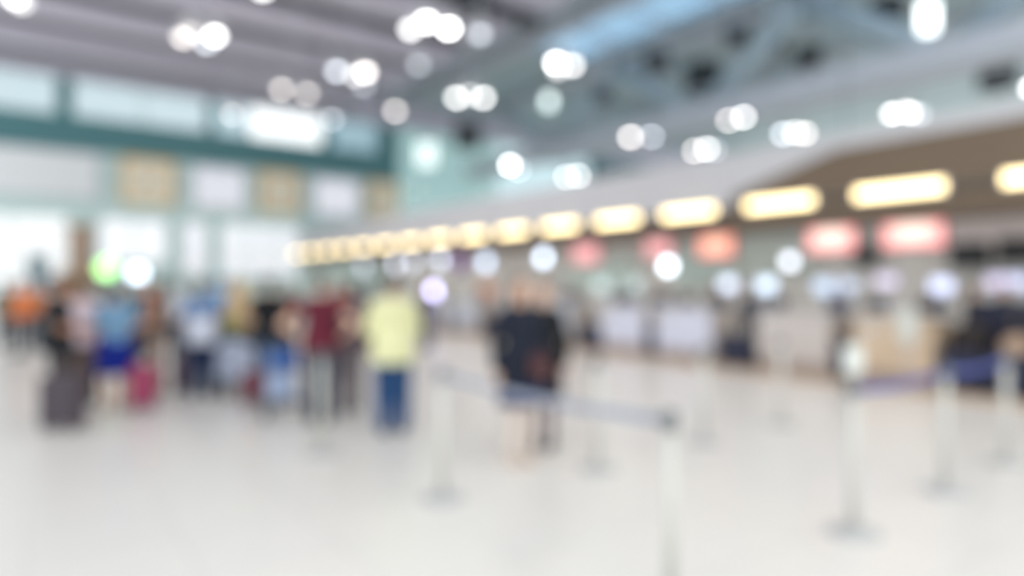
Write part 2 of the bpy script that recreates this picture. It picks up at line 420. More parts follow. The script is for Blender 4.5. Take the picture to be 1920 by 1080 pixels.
# added fill-light panels under the soffit, brightening the dim desk area
pl0 = thing('fill_panel', 'added flat white fill-light panel under the canopy soffit', 'fill light', (12.7, 3, 3.3), 0, 'added fill-light panels under the canopy above the desks')
bm = B(); box(bm, (0, 0, -.01), (1.3, 1.3, .03)); link('frame', bm, STEEL, pl0)
bm = B(); box(bm, (0, 0, -.03), (1.2, 1.2, .02)); link('diffuser', bm, emit('fill_panel_glow', (1, .97, .94), 5.0), pl0)
for i in range(1, 9): dup(pl0, (12.7, 3+3.3*i, 3.3))

# ---------------------------------------------------------------- check-in desks
def desk_mats(n, c): return mat('desk_front_'+n, c, .45)
TOP = mat('desk_top_grey', (216, 214, 212), .3)
KICK = mat('desk_kick_beige', (176, 160, 154), .5)
def make_desk(loc, wd, fm, label, body_col):
    t = thing('check_in_desk', label, 'check-in desk', loc, 0, 'check-in desks under the canopy')
    bm = B(); box(bm, (.45, 0, .56), (.78, wd-.04, .94)); link('body', bm, body_col, t)
    bm = B(); box(bm, (.03, 0, .66), (.06, wd-.02, .84), 0, .012); link('front_panel', bm, fm, t)
    bm = B(); box(bm, (.42, 0, 1.12), (.95, wd+.06, .05), 0, .012); link('desk_top', bm, TOP, t)
    bm = B(); box(bm, (.36, 0, .11), (.62, wd-.12, .22)); link('kick_plate', bm, KICK, t)
    bm = B(); box(bm, (.02, wd*.28, .9), (.05, .34, .12), 0, .01); link('ledge', bm, TOP, t)
    return t
PINKB = mat('desk_body_beige', (208, 196, 186), .5)
TANB = mat('desk_body_tan', (214, 190, 162), .5)
LAVF = desk_mats('lavender', (224, 226, 244)); PNKF = desk_mats('pinkish', (212, 202, 198)); TANF = desk_mats('tan', (220, 196, 170)); GRYF = desk_mats('grey', (196, 200, 212))
desks = [(2.2, 1.25, PNKF, PINKB, 'pinkish check-in desk nearest the right edge'), (5.02, 1.2, TANF, TANB, 'tan fronted check-in desk below the two largest red screens'),
         (6.72, 1.4, PNKF, PINKB, 'pinkish grey check-in desk left of the tan one'),
         (9.2, 1.45, LAVF, PINKB, 'lavender fronted check-in desk, the nearer of the lavender pair'), (10.95, 1.35, LAVF, PINKB, 'lavender fronted check-in desk, the farther of the lavender pair'),
         (13.4, 1.4, GRYF, PINKB, 'grey blue check-in desk just right of the women in dark jackets'), (15.2, 1.4, GRYF, PINKB, 'grey blue check-in desk hidden partly by the women in dark jackets'),
         (17.8, 1.4, GRYF, PINKB, 'grey blue check-in desk left of the women, nearer of two'), (19.6, 1.4, GRYF, PINKB, 'grey blue check-in desk left of the women, farther of two'),
         (22.2, 1.4, GRYF, PINKB, 'grey blue check-in desk behind the man in yellow'), (24.1, 1.4, PNKF, PINKB, 'farthest pinkish check-in desk down the row')]
for y, wd, fm, bc, l in desks: make_desk((11.1, y, 0), wd, fm, l, bc)
# baggage scales between desks
NAVYM = mat('navy_scale_panel', (44, 48, 72), .5); BELTM = mat('black_rubber_belt', (44, 42, 46), .8)
sc0 = thing('baggage_scale', '', 'baggage scale', (11.15, 0, 0), 0, 'baggage scales between the desks')
bm = B(); box(bm, (.55, 0, .22), (1.1, .32, .4), 0, .02); box(bm, (.02, 0, .5), (.06, .32, .3), 0, .01); link('body', bm, NAVYM, sc0)
bm = B(); box(bm, (.55, 0, .435), (1.05, .26, .03)); link('belt', bm, BELTM, sc0)
bm = B(); box(bm, (1.2, 0, .72), (.12, .32, 1.3), 0, .02); link('back_guard', bm, NAVYM, sc0)
scs = [(5.82, 'narrow navy baggage scale between the tan and pinkish desks'), (7.95, 'navy baggage scale left of the pinkish grey desk'), (10.1, 'navy baggage scale between the two lavender desks'),
       (12.1, 'navy baggage scale left of the farther lavender desk'), (3.45, 'navy baggage scale at the right edge, carrying a tan bag'), (4.08, 'navy baggage scale right of the tan desk, carrying a black bag'), (14.3, 'navy baggage scale between the grey blue desks near the women'),
       (16.5, 'navy baggage scale just left of the women in dark jackets'), (18.7, 'navy baggage scale midway between the women and the man in yellow'), (21.0, 'farthest navy baggage scale near the man in yellow')]
for i, (y, l) in enumerate(scs):
    if i == 0: sc0.location.y = y; sc0['label'] = l
    else:
        q = dup(sc0, (11.15, y, 0), None, l)
        if y in (7.95, 12.1, 3.45, 4.08, 16.5): q.scale.y = 2.2 if y > 5 else 1.75

# ---------------------------------------------------------------- screens
BEZ = mat('dark_screen_bezel', (44, 42, 46), .5)
def hanging(px, py, X, w_, h_, m, label, nm='hanging_screen', cat='screen', grp=None, rz=0.0):
    y, d = on_x(px, X); z = EYE + (HZ-py)*d/FPX
    t = thing(nm, label, cat, (X, y, z), rz, grp)
    bm = B(); box(bm, (.04, 0, 0), (.07, w_+.05, h_+.05), 0, .01); link('housing', bm, BEZ, t)
    bm = B(); box(bm, (-.003, 0, 0), (.02, w_, h_)); link('screen', bm, m, t)
    bm = B()
    for s in (-.35, .35): cyl(bm, (.04, s*w_, h_/2), .012, (.04, s*w_, 3.3-z), .012, 8)
    link('hanger', bm, STEEL, t)
    return t
RED1 = screen_mat('red_advert_bright', (1.15, .42, .42), (1.3, .95, .82), 1.1)
RED2 = screen_mat('red_advert_orange', (1.15, .36, .28), (1.25, .68, .50), 1.05)
RED3 = screen_mat('red_advert_soft', (.85, .32, .34), (1.05, .55, .55), 1.0)
for px, py, w_, h_, m, l in ((1711, 437, .86, .42, RED1, 'largest pink and red screen hanging under the canopy, rightmost'),
                             (1558, 447, .80, .42, RED1, 'pink and red screen hanging second from the right under the canopy'),
                             (1342, 460, .78, .42, RED2, 'orange red screen hanging above the lavender desks, right of the white light box'),
                             (1234, 462, .72, .4, RED3, 'soft pink screen hanging just above the bright white light box'),
                             (1098, 475, .90, .48, RED3, 'soft red screen hanging nearest the women in dark jackets')):
    hanging(px, py, 11.0, w_, h_, m, l, grp='red screens hanging under the canopy')
for i, (px, py, s, L, col, l) in enumerate((
        (1253, 499, .24, 9.5, (.85, .93, 1), 'brightest small white light box hanging under the soft pink screen'),
        (1019, 483, .30, 8.0, (.72, .84, 1), 'small bluish light box hanging above the women in dark jackets'),
        (1481, 490, .20, 5.0, (.85, .9, 1), 'dim whitish light box hanging left of the two rightmost red screens'),
        (911, 492, .40, 4.6, (.68, .8, 1), 'dim bluish light box hanging left of the women'),
        (826, 487, .42, 4.4, (.75, .82, 1), 'pale light box right of the man in yellow, beside the purple banner'),
        (775, 492, .42, 3.4, (.8, .85, 1), 'pale light box hanging above the man in yellow, right one'),
        (742, 496, .42, 4.0, (.8, .85, 1), 'pale light box hanging above the man in yellow, left one'),
        (682, 500, .42, 3.4, (.8, .85, 1), 'pale light box hanging between the men in maroon and yellow'),
        (560, 512, .5, 4.2, (.8, .85, 1), 'farthest pale light box hanging above the person in black'))):
    hanging(px, py, 11.4, s, s*.9, emit('lightbox_%d' % i, col, L*.62), l, 'hanging_light_box', 'light box', 'small light boxes hanging under the canopy')
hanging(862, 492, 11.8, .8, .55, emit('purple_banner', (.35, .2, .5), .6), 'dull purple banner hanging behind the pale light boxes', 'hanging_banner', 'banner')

def monitor(px, X, z, w_, h_, L, col, label, base_z=1.145):
    y, d = on_x(px, X)
    t = thing('desk_monitor', label, 'monitor', (X, y, base_z), 0, 'monitors on the check-in desks')
    bm = B(); box(bm, (.03, 0, z-base_z), (.04, w_+.03, h_+.03), 0, .008); link('casing', bm, BEZ, t)
    bm = B(); box(bm, (.006, 0, z-base_z), (.012, w_, h_)); link('screen', bm, emit('monitor_%d' % px, col, L*.44), t)
    bm = B(); cyl(bm, (.06, 0, 0), .018, (.06, 0, z-base_z-h_/2+.02), .018, 10); link('stand', bm, STEEL, t)
    bm = B(); cyl(bm, (.06, 0, 0), .09, (.06, 0, .015), .08, 20); link('foot', bm, STEEL, t)
for px, z, w_, h_, L, col, l in ((1365, 1.62, .34, .22, 4.2, (.74, .83, 1), 'bluish monitor on the nearer lavender desk, right end'),
                                 (1436, 1.60, .36, .22, 4.4, (.70, .84, 1), 'bluish monitor on the left end of the pinkish grey desk'),
                                 (1545, 1.58, .36, .24, 2.6, (.66, .8, 1), 'dim bluish monitor on the right end of the pinkish grey desk'),
                                 (1590, 1.60, .30, .2, 2.2, (.7, .8, 1), 'dim monitor on the left end of the tan desk'),
                                 (1662, 1.68, .36, .18, 2.2, (.85, .78, 1), 'lilac monitor in the middle of the tan desk'),
                                 (1765, 1.60, .3, .22, 3.4, (.68, .74, 1), 'brightest violet blue monitor on the right end of the tan desk'),
                                 (1130, 1.58, .5, .3, 1.9, (.78, .95, .95), 'wide pale green monitor on the farther lavender desk'),
                                 (1190, 1.60, .4, .26, 1.8, (.78, .95, .95), 'pale green monitor on the farther lavender desk, right end')):
    monitor(px, 11.45, z, w_, h_, L, col, l)
for px, py, L, col, l in ((1868, 530, 2.1, (.8, .74, 1), 'violet monitor on a floor pole at the right edge, left one'),
                         (1908, 528, 2.4, (.7, .74, 1), 'blue monitor on a floor pole at the right edge, right one')):
    monitor(px, 13.6, 1.66, .3, .24, L, col, l, 0.0)
y_, d_ = on_x(812, 11.3)
monitor(812, 11.45, 1.33, .5, .42, 14, (.66, .62, 1), 'large glowing lavender monitor on a grey blue desk right of the man in yellow')
# signs on the back wall
for px, py, w_, h_, c, l in ((1860, 430, 2.4, .8, (222, 212, 210), 'wide pale board on the back wall at the right edge'),
                             (1450, 470, 2.2, 1.3, (196, 206, 200), 'pale green board on the back wall left of the red screens'),
                             (1310, 500, 2.0, 1.1, (196, 212, 208), 'pale green board on the back wall behind the white light box'),
                             (1120, 515, 3.2, .9, (202, 220, 214), 'pale green board on the back wall behind the soft red screen')):
    y, d = on_x(px, 14.95); z = EYE + (HZ-py)*d/FPX
    bm = B(); box(bm, (0, 0, 0), (.1, w_, h_), 0, .02)
    tag(link('wall_sign', bm, mat('sign_%d' % px, c), None, loc=(14.95, y, z)), l, 'sign')
for px, py, s, l in ((1815, 478, .62, 'black loudspeaker on the back wall, left of the two at the right edge'), (1908, 470, .6, 'black loudspeaker on the back wall at the right edge'),
                     (1622, 478, .5, 'black loudspeaker on the back wall between the two rightmost red screens')):
    y, d = on_x(px, 14.8); z = EYE + (HZ-py)*d/FPX
    t = thing('wall_loudspeaker', l, 'loudspeaker', (14.8, y, z), 0, 'loudspeakers on the back wall')
    bm = B(); box(bm, (.05, 0, 0), (.3, s, s*.8), 0, .03); link('cabinet', bm, DUCT, t)
    bm = B(); cyl(bm, (-.12, 0, 0), s*.28, (-.08, 0, 0), s*.28, 20); link('cone', bm, BEZ, t)

# ---------------------------------------------------------------- queue barriers
CHROME = mat('brushed_silver_post', (208, 206, 200), .4, .1, .02)
BASEM = mat('grey_stanchion_base', (190, 190, 190), .45, .05)
HEADM = mat('dark_cassette', (120, 122, 124), .5)
BELT1 = mat('grey_blue_belt', (150, 156, 172), .7); BELT2 = mat('royal_blue_belt', (78, 88, 160), .7)
st0 = thing('stanchion', '', 'stanchion', (0, 0, 0), 0, 'silver belt stanchions')
bm = B(); lathe(bm, [(.17, 0), (.17, .008), (.16, .012), (.06, .022), (.035, .045)], 32); link('base', bm, BASEM, st0, True)
bm = B(); cyl(bm, (0, 0, .04), .032, (0, 0, .93), .032, 20); link('post', bm, CHROME, st0, True)
bm = B(); cyl(bm, (0, 0, .90), .038, (0, 0, .985), .038, 20); lathe(bm, [(.038, .985), (.034, .997), (.01, 1.0)], 20); box(bm, (0, .04, .945), (.05, .02, .06)); link('cassette', bm, HEADM, st0)
sts = [(1257, 1139, 'nearest silver stanchion, its post cut by the bottom edge'), (830, 935, 'silver stanchion right of the man in yellow, in the foreground'),
       (603, 852, 'silver stanchion standing in front of the man in maroon'), (1120, 880, 'silver stanchion right of the women in dark jackets'),
       (1320, 830, 'silver stanchion left of the middle, before the lavender desks'), (1465, 795, 'silver stanchion before the pinkish grey desk'),
       (1600, 1000, 'silver stanchion with a small white sign plate on top'), (1772, 922, 'silver stanchion between the sign plate one and the right edge'),
       (1886, 870, 'silver stanchion nearest the right edge')]
SP = []
for i, (px, py, l) in enumerate(sts):
    p = floor_at(px, py); SP.append(p)
    if i == 0: st0.location = p; st0['label'] = l
    else: dup(st0, p, 0, l)
def belt(a, b_, m, label):
    a, b_ = SP[a].copy(), SP[b_].copy(); d = (b_-a); L = d.length; ang = math.atan2(d.y, d.x)
    bm = B(); n = 12; rows = []
    for k in range(n+1):
        u = k/n; x = .045 + (L-.09)*u; sag = -.03*4*u*(1-u)
        rows.append([bm.verts.new((x, yy, .945+sag+zz)) for yy, zz in ((-.002, -.024), (.002, -.024), (.002, .024), (-.002, .024))])
    for k in range(n):
        for j in range(4):
            jj = (j+1) % 4; bm.faces.new((rows[k][j], rows[k][jj], rows[k+1][jj], rows[k+1][j]))
    bm.faces.new(rows[0]); bm.faces.new(rows[-1])
    o = link('barrier_belt', bm, m, None, loc=a); o.rotation_euler = (0, 0, ang)
    tag(o, label, 'belt', 'belts between the stanchions')
belt(1, 0, BELT1, 'grey blue belt running to the nearest stanchion across the foreground')
belt(6, 7, BELT2, 'royal blue belt from the stanchion with the sign plate')
belt(7, 8, BELT2, 'royal blue belt ending at the stanchion nearest the right edge')
p = SP[6]
t = thing('sign_plate', 'small white sign plate fixed on top of a stanchion', 'sign', (p.x, p.y, 1.0), -math.radians(36))
bm = B(); box(bm, (0, 0, .145), (.13, .015, .19), 0, .004); link('plate', bm, mat('white_plate', (220, 222, 217)), t)
bm = B(); cyl(bm, (0, 0, 0), .012, (0, 0, .06), .012, 10); link('bracket', bm, CHROME, t)

# ---------------------------------------------------------------- people
TMP = bpy.data.scenes.new('workbench')
def remeshed(name, bm, m, parent, vox, smooth=3, fac=.5):
    bmesh.ops.recalc_face_normals(bm, faces=bm.faces)
    me = bpy.data.meshes.new(name); bm.to_mesh(me); bm.free()
    o = bpy.data.objects.new(name, me); TMP.collection.objects.link(o)
    r = o.modifiers.new('r', 'REMESH'); r.mode = 'VOXEL'; r.voxel_size = vox; r.use_smooth_shade = True
    s = o.modifiers.new('s', 'SMOOTH'); s.iterations = smooth; s.factor = fac
    TMP.view_layers[0].update(); dg = TMP.view_layers[0].depsgraph; dg.update()
    new = bpy.data.meshes.new_from_object(o.evaluated_get(dg))
    TMP.collection.objects.unlink(o); C.objects.link(o)
    o.modifiers.clear(); o.data = new; bpy.data.meshes.remove(me)
    new.name = name
    new.polygons.foreach_set('use_smooth', [True]*len(new.polygons))
    new.materials.clear(); new.materials.append(m)
    o.parent = parent
    return o
SKIN = [mat('skin_light', (226, 184, 160), .55), mat('skin_tan', (206, 158, 130), .55), mat('skin_brown', (170, 122, 98), .55)]
EYEW = mat('eye_dark', (40, 30, 28), .3)
def arms_pose(mode, s, g):
    sx = .175 + .02*(g-1)*2
    P = {'down': ((.235, -.03, 1.14), (.25, .05, .88)), 'hips': ((.40, -.10, 1.17), (.215, .03, 1.0)),
         'front': ((.235, .02, 1.13), (.13, .24, 1.10)), 'push': ((.235, .0, 1.15), (.2, .30, 1.02)),
         'bag': ((.23, -.01, 1.14), (.21, .12, .93)), 'phone': ((.24, .08, 1.17), (.10, .20, 1.42)), 'swing': ((.23, -.12, 1.16), (.24, -.06, .91)), 'type': ((.23, .0, 1.15), (.14, .27, 1.14))}[mode]
    k = (g-1)*.09
    f = lambda p: Vector((s*(p[0]+k), p[1]+k*.5, p[2]))
    return Vector((s*(sx+k*.6), 0, 1.425)), f(P[0]), f(P[1])
def hand(bm, wr, el, s, fwd):
    d = (wr-el).normalized(); side = Vector((s, 0, 0)); side = (side - d*side.dot(d)).normalized(); n = d.cross(side)
    pc = wr + d*.05
    rot = Matrix((side*1.0, n, d)).transposed()     # palm: wide across 'n' when hanging, thin across side
    wide, thin = n, side
    rot = Matrix((wide, thin, d)).transposed()
    if rot.determinant() < 0: rot = Matrix((-wide, thin, d)).transposed()
    ell(bm, pc, (.040, .015, .052), rot, 12)
    curl = -side
    for k, (off, ln) in enumerate(((-.030, .070), (-.011, .080), (.010, .075), (.029, .060))):
        a = pc + d*.040 + wide*off
        b_ = a + d*ln*.5 + curl*.006; c = b_ + d*ln*.42 + curl*.022
        limb(bm, a, .0095, b_, .0088, 8); limb(bm, b_, .0088, c, .0078, 8)
    fw = wide if wide.y > 0 or (abs(wide.y) < .2 and wide.z > 0) else -wide
    a = pc - d*.025 + fw*.028; b_ = a + fw*.028 + d*.028 + curl*.008; c = b_ + d*.028 + fw*.006 + curl*.012
    limb(bm, a, .012, b_, .0105, 8); limb(bm, b_, .0105, c, .009, 8)

def person(px, py, label, top, bot, face='away', H=1.70, g=1.0, arms='down', sleeves='short', skin=1, hair='short', haircol=(48, 36, 32),
           bottom='trousers', shoes=(52, 48, 50), turn=0.0, stride=0.0, fine=True, pos=None, hem=.88, skirt_z=.5, legcol=None, cap=None, jacket=None, grp='travellers standing in the hall'):
    p = pos if pos is not None else floor_at(px, py)
    away = math.atan2(-p.x, p.y)   # local +y along the line from the camera
    base = {'away': away, 'toward': away+PI, 'left': away+PI/2, 'right': away-PI/2}[face]
    t = thing('person', label, 'person', p, base+turn, grp)
    k = H/1.75; t.scale = (k, k, k)
    vox = .0085 if fine else .012
    aR = arms if isinstance(arms, tuple) else (arms, arms)
    sk = SKIN[skin]; lx = max(0, g-1)*.035; lr = max(0, g-1)*.06
    def torso(bm, i, hemz=.86):
        gg = g; w_ = lambda r, ex: r*ex+i
        ell(bm, (0, .0, 1.32), (w_(.165, .6+.4*gg), w_(.115, gg), w_(.17, 1)))
        ell(bm, (0, .02*(gg-1)*4, 1.14), (w_(.145, gg), w_(.108, gg*1.02), w_(.17, 1)))
        ell(bm, (0, -.005, .97), (w_(.162, .4+.6*gg), w_(.118, gg), w_(.13, 1)))
        for s in (-1, 1):
            limb(bm, (s*.03, -.008, 1.455), .045+i, (s*.14, 0, 1.405), .048+i)
    # body
    bm = B(); torso(bm, -.004)
    limb(bm, (0, -.01, 1.42), .058, (0, .012, 1.56), .052)
    hr = Matrix.Rotation(0, 3, 'X')
    ell(bm, (0, .005, 1.655), (.074, .092, .095), None, 20)          # skull
    ell(bm, (0, .035, 1.60), (.056, .062, .072), None, 16)           # face and jaw
    ell(bm, (0, .085, 1.545), (.022, .018, .018), None, 10)          # chin
    limb(bm, (0, .093, 1.655), .008, (0, .112, 1.615), .013, 8)      # nose
    for s in (-1, 1):
        ell(bm, (s*.014, .104, 1.612), (.009, .010, .008), None, 8)
        ell(bm, (s*.028, .088, 1.668), (.024, .012, .008), None, 8)  # brow
        ell(bm, (s*.042, .066, 1.61), (.022, .020, .020), None, 8)   # cheek
        ell(bm, (s*.077, .0, 1.63), (.010, .022, .032), None, 10)    # ear
    ell(bm, (0, .096, 1.582), (.026, .010, .006), None, 8); ell(bm, (0, .094, 1.572), (.022, .010, .007), None, 8)
    for idx, s in enumerate((-1, 1)):
        sh, el, wr = arms_pose(aR[idx], s, g)
        limb(bm, sh-Vector((s*.018,0,.018)), .050*(.7+.3*g), el, .040*(.7+.3*g)); limb(bm, el, .040*(.7+.3*g), wr, .026)
        m_ = el.lerp(wr, .3); ell(bm, m_, (.042, .042, .05), None, 12)
        hand(bm, wr, el, s, 0)
        fy = s*stride
        hip = Vector((s*(.085+lx), 0, .90)); kn = Vector((s*(.087+lx), fy*.5+.02, .50)); an = Vector((s*(.088+lx), fy-.02, .085))
        limb(bm, hip, .088*(.5+.5*g), kn, .056); limb(bm, kn, .054, an, .036)
        ell(bm, kn.lerp(an, .3)+Vector((0, -.022, 0)), (.050, .054, .11), None, 14)
        ell(bm, an+Vector((0, .06, -.045)), (.038, .11, .034), None, 12)
    body = remeshed('body', bm, sk, t, vox, 3 if fine else 2)
    # eyes, lips
    for s in (-1, 1):
        bm = B(); ell(bm, (s*.029, .091, 1.650), (.014, .010, .008), None, 12); link('eye', bm, EYEW, t, True)
    # hair
    if hair != 'bald':
        bm = B()
        ell(bm, (0, -.012, 1.672), (.086, .098, .092), None, 20)
        if hair == 'short':
            ell(bm, (0, -.045, 1.635), (.080, .066, .075), None, 16)
        elif hair == 'long':
            ell(bm, (0, -.05, 1.60), (.092, .066, .12), None, 16); ell(bm, (0, -.075, 1.45), (.10, .045, .16), None, 16)
            for s in (-1, 1): limb(bm, (s*.075, -.01, 1.66), .026, (s*.085, -.005, 1.47), .022, 10)
        elif hair == 'bun':
            ell(bm, (0, -.045, 1.635), (.080, .066, .075), None, 16); ell(bm, (0, -.115, 1.69), (.042, .040, .042), None, 14)
        # keep the face free: cut away the front lower part
        h = remeshed('hair', bm, mat('hair_%d_%d_%d' % haircol, haircol, .6), t, .009, 2)
        me = h.data; bm = bmesh.new(); bm.from_mesh(me)
        dl = [v for v in bm.verts if v.co.y > .052 and v.co.z < 1.70 and abs(v.co.x) < .075]
        for v in dl: v.co.y = min(v.co.y, .04); v.co.x *= .8
        bm.to_mesh(me); bm.free()
    if cap:
        bm = B(); ell(bm, (0, -.005, 1.70), (.092, .108, .075), None, 20); ell(bm, (0, .11, 1.685), (.07, .08, .012), None, 16)
        remeshed('cap', bm, mat('cap_%d_%d_%d' % cap, cap), t, .009, 2)
    # top
    tm = mat('top_%d_%d_%d' % top, top, .85, noise=.05, scale=9)
    bm = B(); torso(bm, .012)
    ell(bm, (0, -.005, 1.455), (.085, .07, .035))
    if hem < .9:
        limb(bm, (0, 0, .98), .10, (0, 0, hem+.08), .10)
        fl = .026 if bottom == 'skirt' else .0
        lathe(bm, [(.182*(.4+.6*g)+.018+fl, hem), (.182*(.4+.6*g)+.018+fl, hem+.06), (.170*(.4+.6*g)+.014, 1.05), (.15*(.4+.6*g), 1.15)], 24, 1, .80+.06*(g-1))
    for idx, s in enumerate((-1, 1)):
        sh, el, wr = arms_pose(aR[idx], s, g); q = .7+.3*g
        sh = sh-Vector((s*.018,0,.018))
        if sleeves == 'short': limb(bm, sh, .050*q+.012, sh.lerp(el, .62 if jacket is not False else .35), .045*q+.018)
        elif sleeves == 'long': limb(bm, sh, .050*q+.012, el, .040*q+.014); limb(bm, el, .040*q+.014, el.lerp(wr, .93), .036)
        else: ell(bm, sh, (.055, .055, .055))
    remeshed('jacket' if jacket else 'shirt', bm, tm, t, .011 if fine else .014, 3)
    # bottom
    lm = mat('bottom_%d_%d_%d' % bot, bot, .85, noise=.05, scale=9)
    bm = B()
    if bottom == 'skirt':
        a = .4+.6*g
        lathe(bm, [(.155*a+.02, 1.03), (.178*a+.018, .92), (.185*a+.02, .80), (.19*a+.02, skirt_z+.1), (.195*a+.02, skirt_z)], 28, 1, .76)
        link('skirt', bm, lm, t, True)
    else:
        ell(bm, (0, -.005, .95), (.160*(.4+.6*g)+.008, .112*(.3+.7*g)+.006, .13))
        for s in (-1, 1):
            fy = s*stride
            hip = Vector((s*(.085+lx), 0, .90)); kn = Vector((s*(.087+lx), fy*.5+.02, .50)); an = Vector((s*(.088+lx), fy-.02, .085))
            limb(bm, hip, .088*(.5+.5*g)+.013, kn, .078+lr)
            if bottom == 'trousers':
                limb(bm, kn, .078+lr, an+Vector((0, 0, .02)), .070+lr*.7); ell(bm, kn.lerp(an, .3)+Vector((0, -.02, 0)), (.066, .070, .12))
        remeshed('trousers' if bottom == 'trousers' else 'shorts', bm, lm, t, .011 if fine else .014, 3)
    if legcol:
        bm = B()
        for s in (-1, 1):
            fy = s*stride; kn = Vector((s*(.087+lx), fy*.5+.02, .50)); an = Vector((s*(.088+lx), fy-.02, .085)); hip = Vector((s*(.09+lx), 0, .70))
            limb(bm, hip, .078, kn, .060); limb(bm, kn, .058, an, .041); ell(bm, kn.lerp(an, .3)+Vector((0, -.022, 0)), (.055, .059, .11))
        remeshed('stockings', bm, mat('stocking_%d_%d_%d' % legcol, legcol), t, .011, 2)
    for s in (-1, 1):
        fy = s*stride; x = s*(.088+lx)
        bm = B(); ell(bm, (x, fy+.045, .045), (.047, .135, .043)); ell(bm, (x, fy-.035, .062), (.045, .055, .055)); box(bm, (x, fy+.03, .012), (.075, .24, .024), 0, .01)
        remeshed('shoe', bm, mat('shoe_%d_%d_%d' % shoes, shoes), t, .012, 1)
    return t

person(737, 812, 'heavy man in a pale yellow shirt and blue jeans seen from behind', (228, 226, 178), (38, 72, 116), 'away', 1.74, 1.42, 'front', 'long', haircol=(70, 52, 42), hem=.78, turn=.1)
person(600, 792, 'man in a maroon t-shirt and navy trousers with hands on his hips', (98, 26, 46), (34, 44, 66), 'away', 1.74, 1.22, 'hips', 'short', 0, haircol=(90, 60, 48), hem=.84, turn=-.2, jacket=False)
person(503, 752, 'person in a black top and blue jeans left of the man in maroon', (18, 18, 24), (46, 74, 116), 'away', 1.74, 1.2, 'push', 'short', hem=.84, turn=.25)
person(657, 772, 'person in a mauve grey jacket behind the elbow of the man in maroon', (92, 74, 84), (120, 112, 116), 'away', 1.66, 1.1, 'down', 'long', turn=.2, jacket=True)
person(974, 868, 'woman in a long navy jacket and blue skirt with pale legs', (24, 30, 46), (34, 48, 96), 'toward', 1.70, .98, ('bag', 'down'), 'long', 0, 'long', (58, 40, 34), 'skirt', (214, 196, 182), turn=.35, hem=.72, skirt_z=.56, jacket=True, legcol=(222, 206, 196))
person(1019, 838, 'woman in a black jacket and dark stockings behind the one in navy', (24, 26, 30), (32, 34, 52), 'toward', 1.66, 1.0, ('down', 'down'), 'long', 0, 'bun', (52, 38, 34), 'skirt', (48, 44, 46), turn=-.3, hem=.80, skirt_z=.56, legcol=(112, 88, 90), jacket=True)
person(108, 788, 'person in a black shirt and charcoal trousers at the left with a dark suitcase', (16, 22, 28), (66, 56, 58), 'right', 1.72, 1.3, 'front', 'short', 2, hem=.84)
person(158, 757, 'person in a pale pink shirt and brown trousers behind the blue skirt', (210, 190, 197), (96, 80, 76), 'away', 1.68, 1.25, 'front', 'short', hem=.84, turn=-.3)
person(216, 768, 'woman in a light blue blouse and royal blue skirt', (122, 160, 192), (0, 30, 130), 'away', 1.62, 1.3, 'front', 'short', 1, 'bun', (64, 56, 56), 'skirt', (160, 110, 90), turn=.2, hem=.92, skirt_z=.50)
person(298, 735, 'person in a black vest and tan trousers between the blue skirt and the blue shirt', (34, 28, 30), (168, 140, 124), 'left', 1.66, 1.25, 'front', 'none', 1, 'long', (58, 40, 36), hem=.9)
person(378, 745, 'man in a blue checked shirt and navy jeans wearing a white backpack', (84, 122, 168), (26, 44, 78), 'away', 1.70, 1.25, 'front', 'short', 1, haircol=(80, 66, 62), hem=.86)
person(408, 692, 'person in a light blue cap and shirt behind the white backpack', (140, 178, 214), (80, 84, 100), 'away', 1.78, 1.05, 'down', 'short', 1, fine=False, cap=(150, 190, 226))
person(452, 716, 'person with long blond hair in a tan top and olive trousers', (206, 178, 140), (56, 62, 48), 'away', 1.70, 1.2, 'front', 'short', 0, 'long', (206, 176, 130), fine=False, hem=.95)
person(38, 668, 'person in an orange shirt and black trousers at the far left', (226, 120, 62), (48, 48, 54), 'left', 1.72, 1.25, 'front', 'short', 1, fine=False)
person(64, 652, 'person in a rusty orange top right of the far left orange shirt', (214, 130, 80), (90, 90, 96), 'toward', 1.66, 1.0, 'down', 'short', 1, fine=False)
person(8, 655, 'person in a dark green top cut by the left edge', (50, 84, 70), (60, 60, 66), 'away', 1.70, 1.0, 'down', 'short', 1, fine=False)
person(912, 628+0, 'person in a peach shirt near the desks left of the women', (232, 160, 124), (206, 204, 206), 'toward', 1.84, 1.5, 'front', 'short', 0, fine=False, haircol=(200, 150, 110), hem=.92, pos=Vector((13.0, on_x(912, 13.0)[0], 0)))
for px, py, top, bot, f, h, l in (
    (250, 682, (90, 110, 120), (70, 62, 66), 'toward', 1.66, 'person in a slate grey top far behind the blue blouse'),
    (335, 676, (196, 196, 200), (60, 60, 72), 'away', 1.72, 'person in a light grey shirt left of the light blue cap'),
    (430, 664, (190, 150, 120), (70, 80, 90), 'toward', 1.68, 'person in a beige shirt right of the light blue cap, far back'),
    (545, 660, (120, 74, 70), (70, 70, 80), 'away', 1.66, 'person in a brick brown shirt far behind the black top'),
    (636, 664, (150, 70, 66), (50, 60, 90), 'toward', 1.70, 'person in a dull red shirt far behind the man in maroon'),
    (688, 664, (92, 88, 104), (60, 60, 84), 'away', 1.68, 'person in a grey violet shirt just left of the man in yellow, far back'),
    (800, 655, (70, 74, 110), (60, 62, 90), 'toward', 1.62, 'person in a navy shirt far back right of the man in yellow'),
    (138, 690, (140, 112, 90), (92, 80, 76), 'away', 1.78, 'tall person in a light brown shirt behind the pale pink shirt'),
    (280, 662, (180, 100, 84), (80, 74, 80), 'toward', 1.64, 'person in a salmon shirt far behind the black vest')):
    person(px, py, l, top, bot, f, h, 1.08, 'down', 'short', 1, fine=False, turn=random.uniform(-.5, .5))
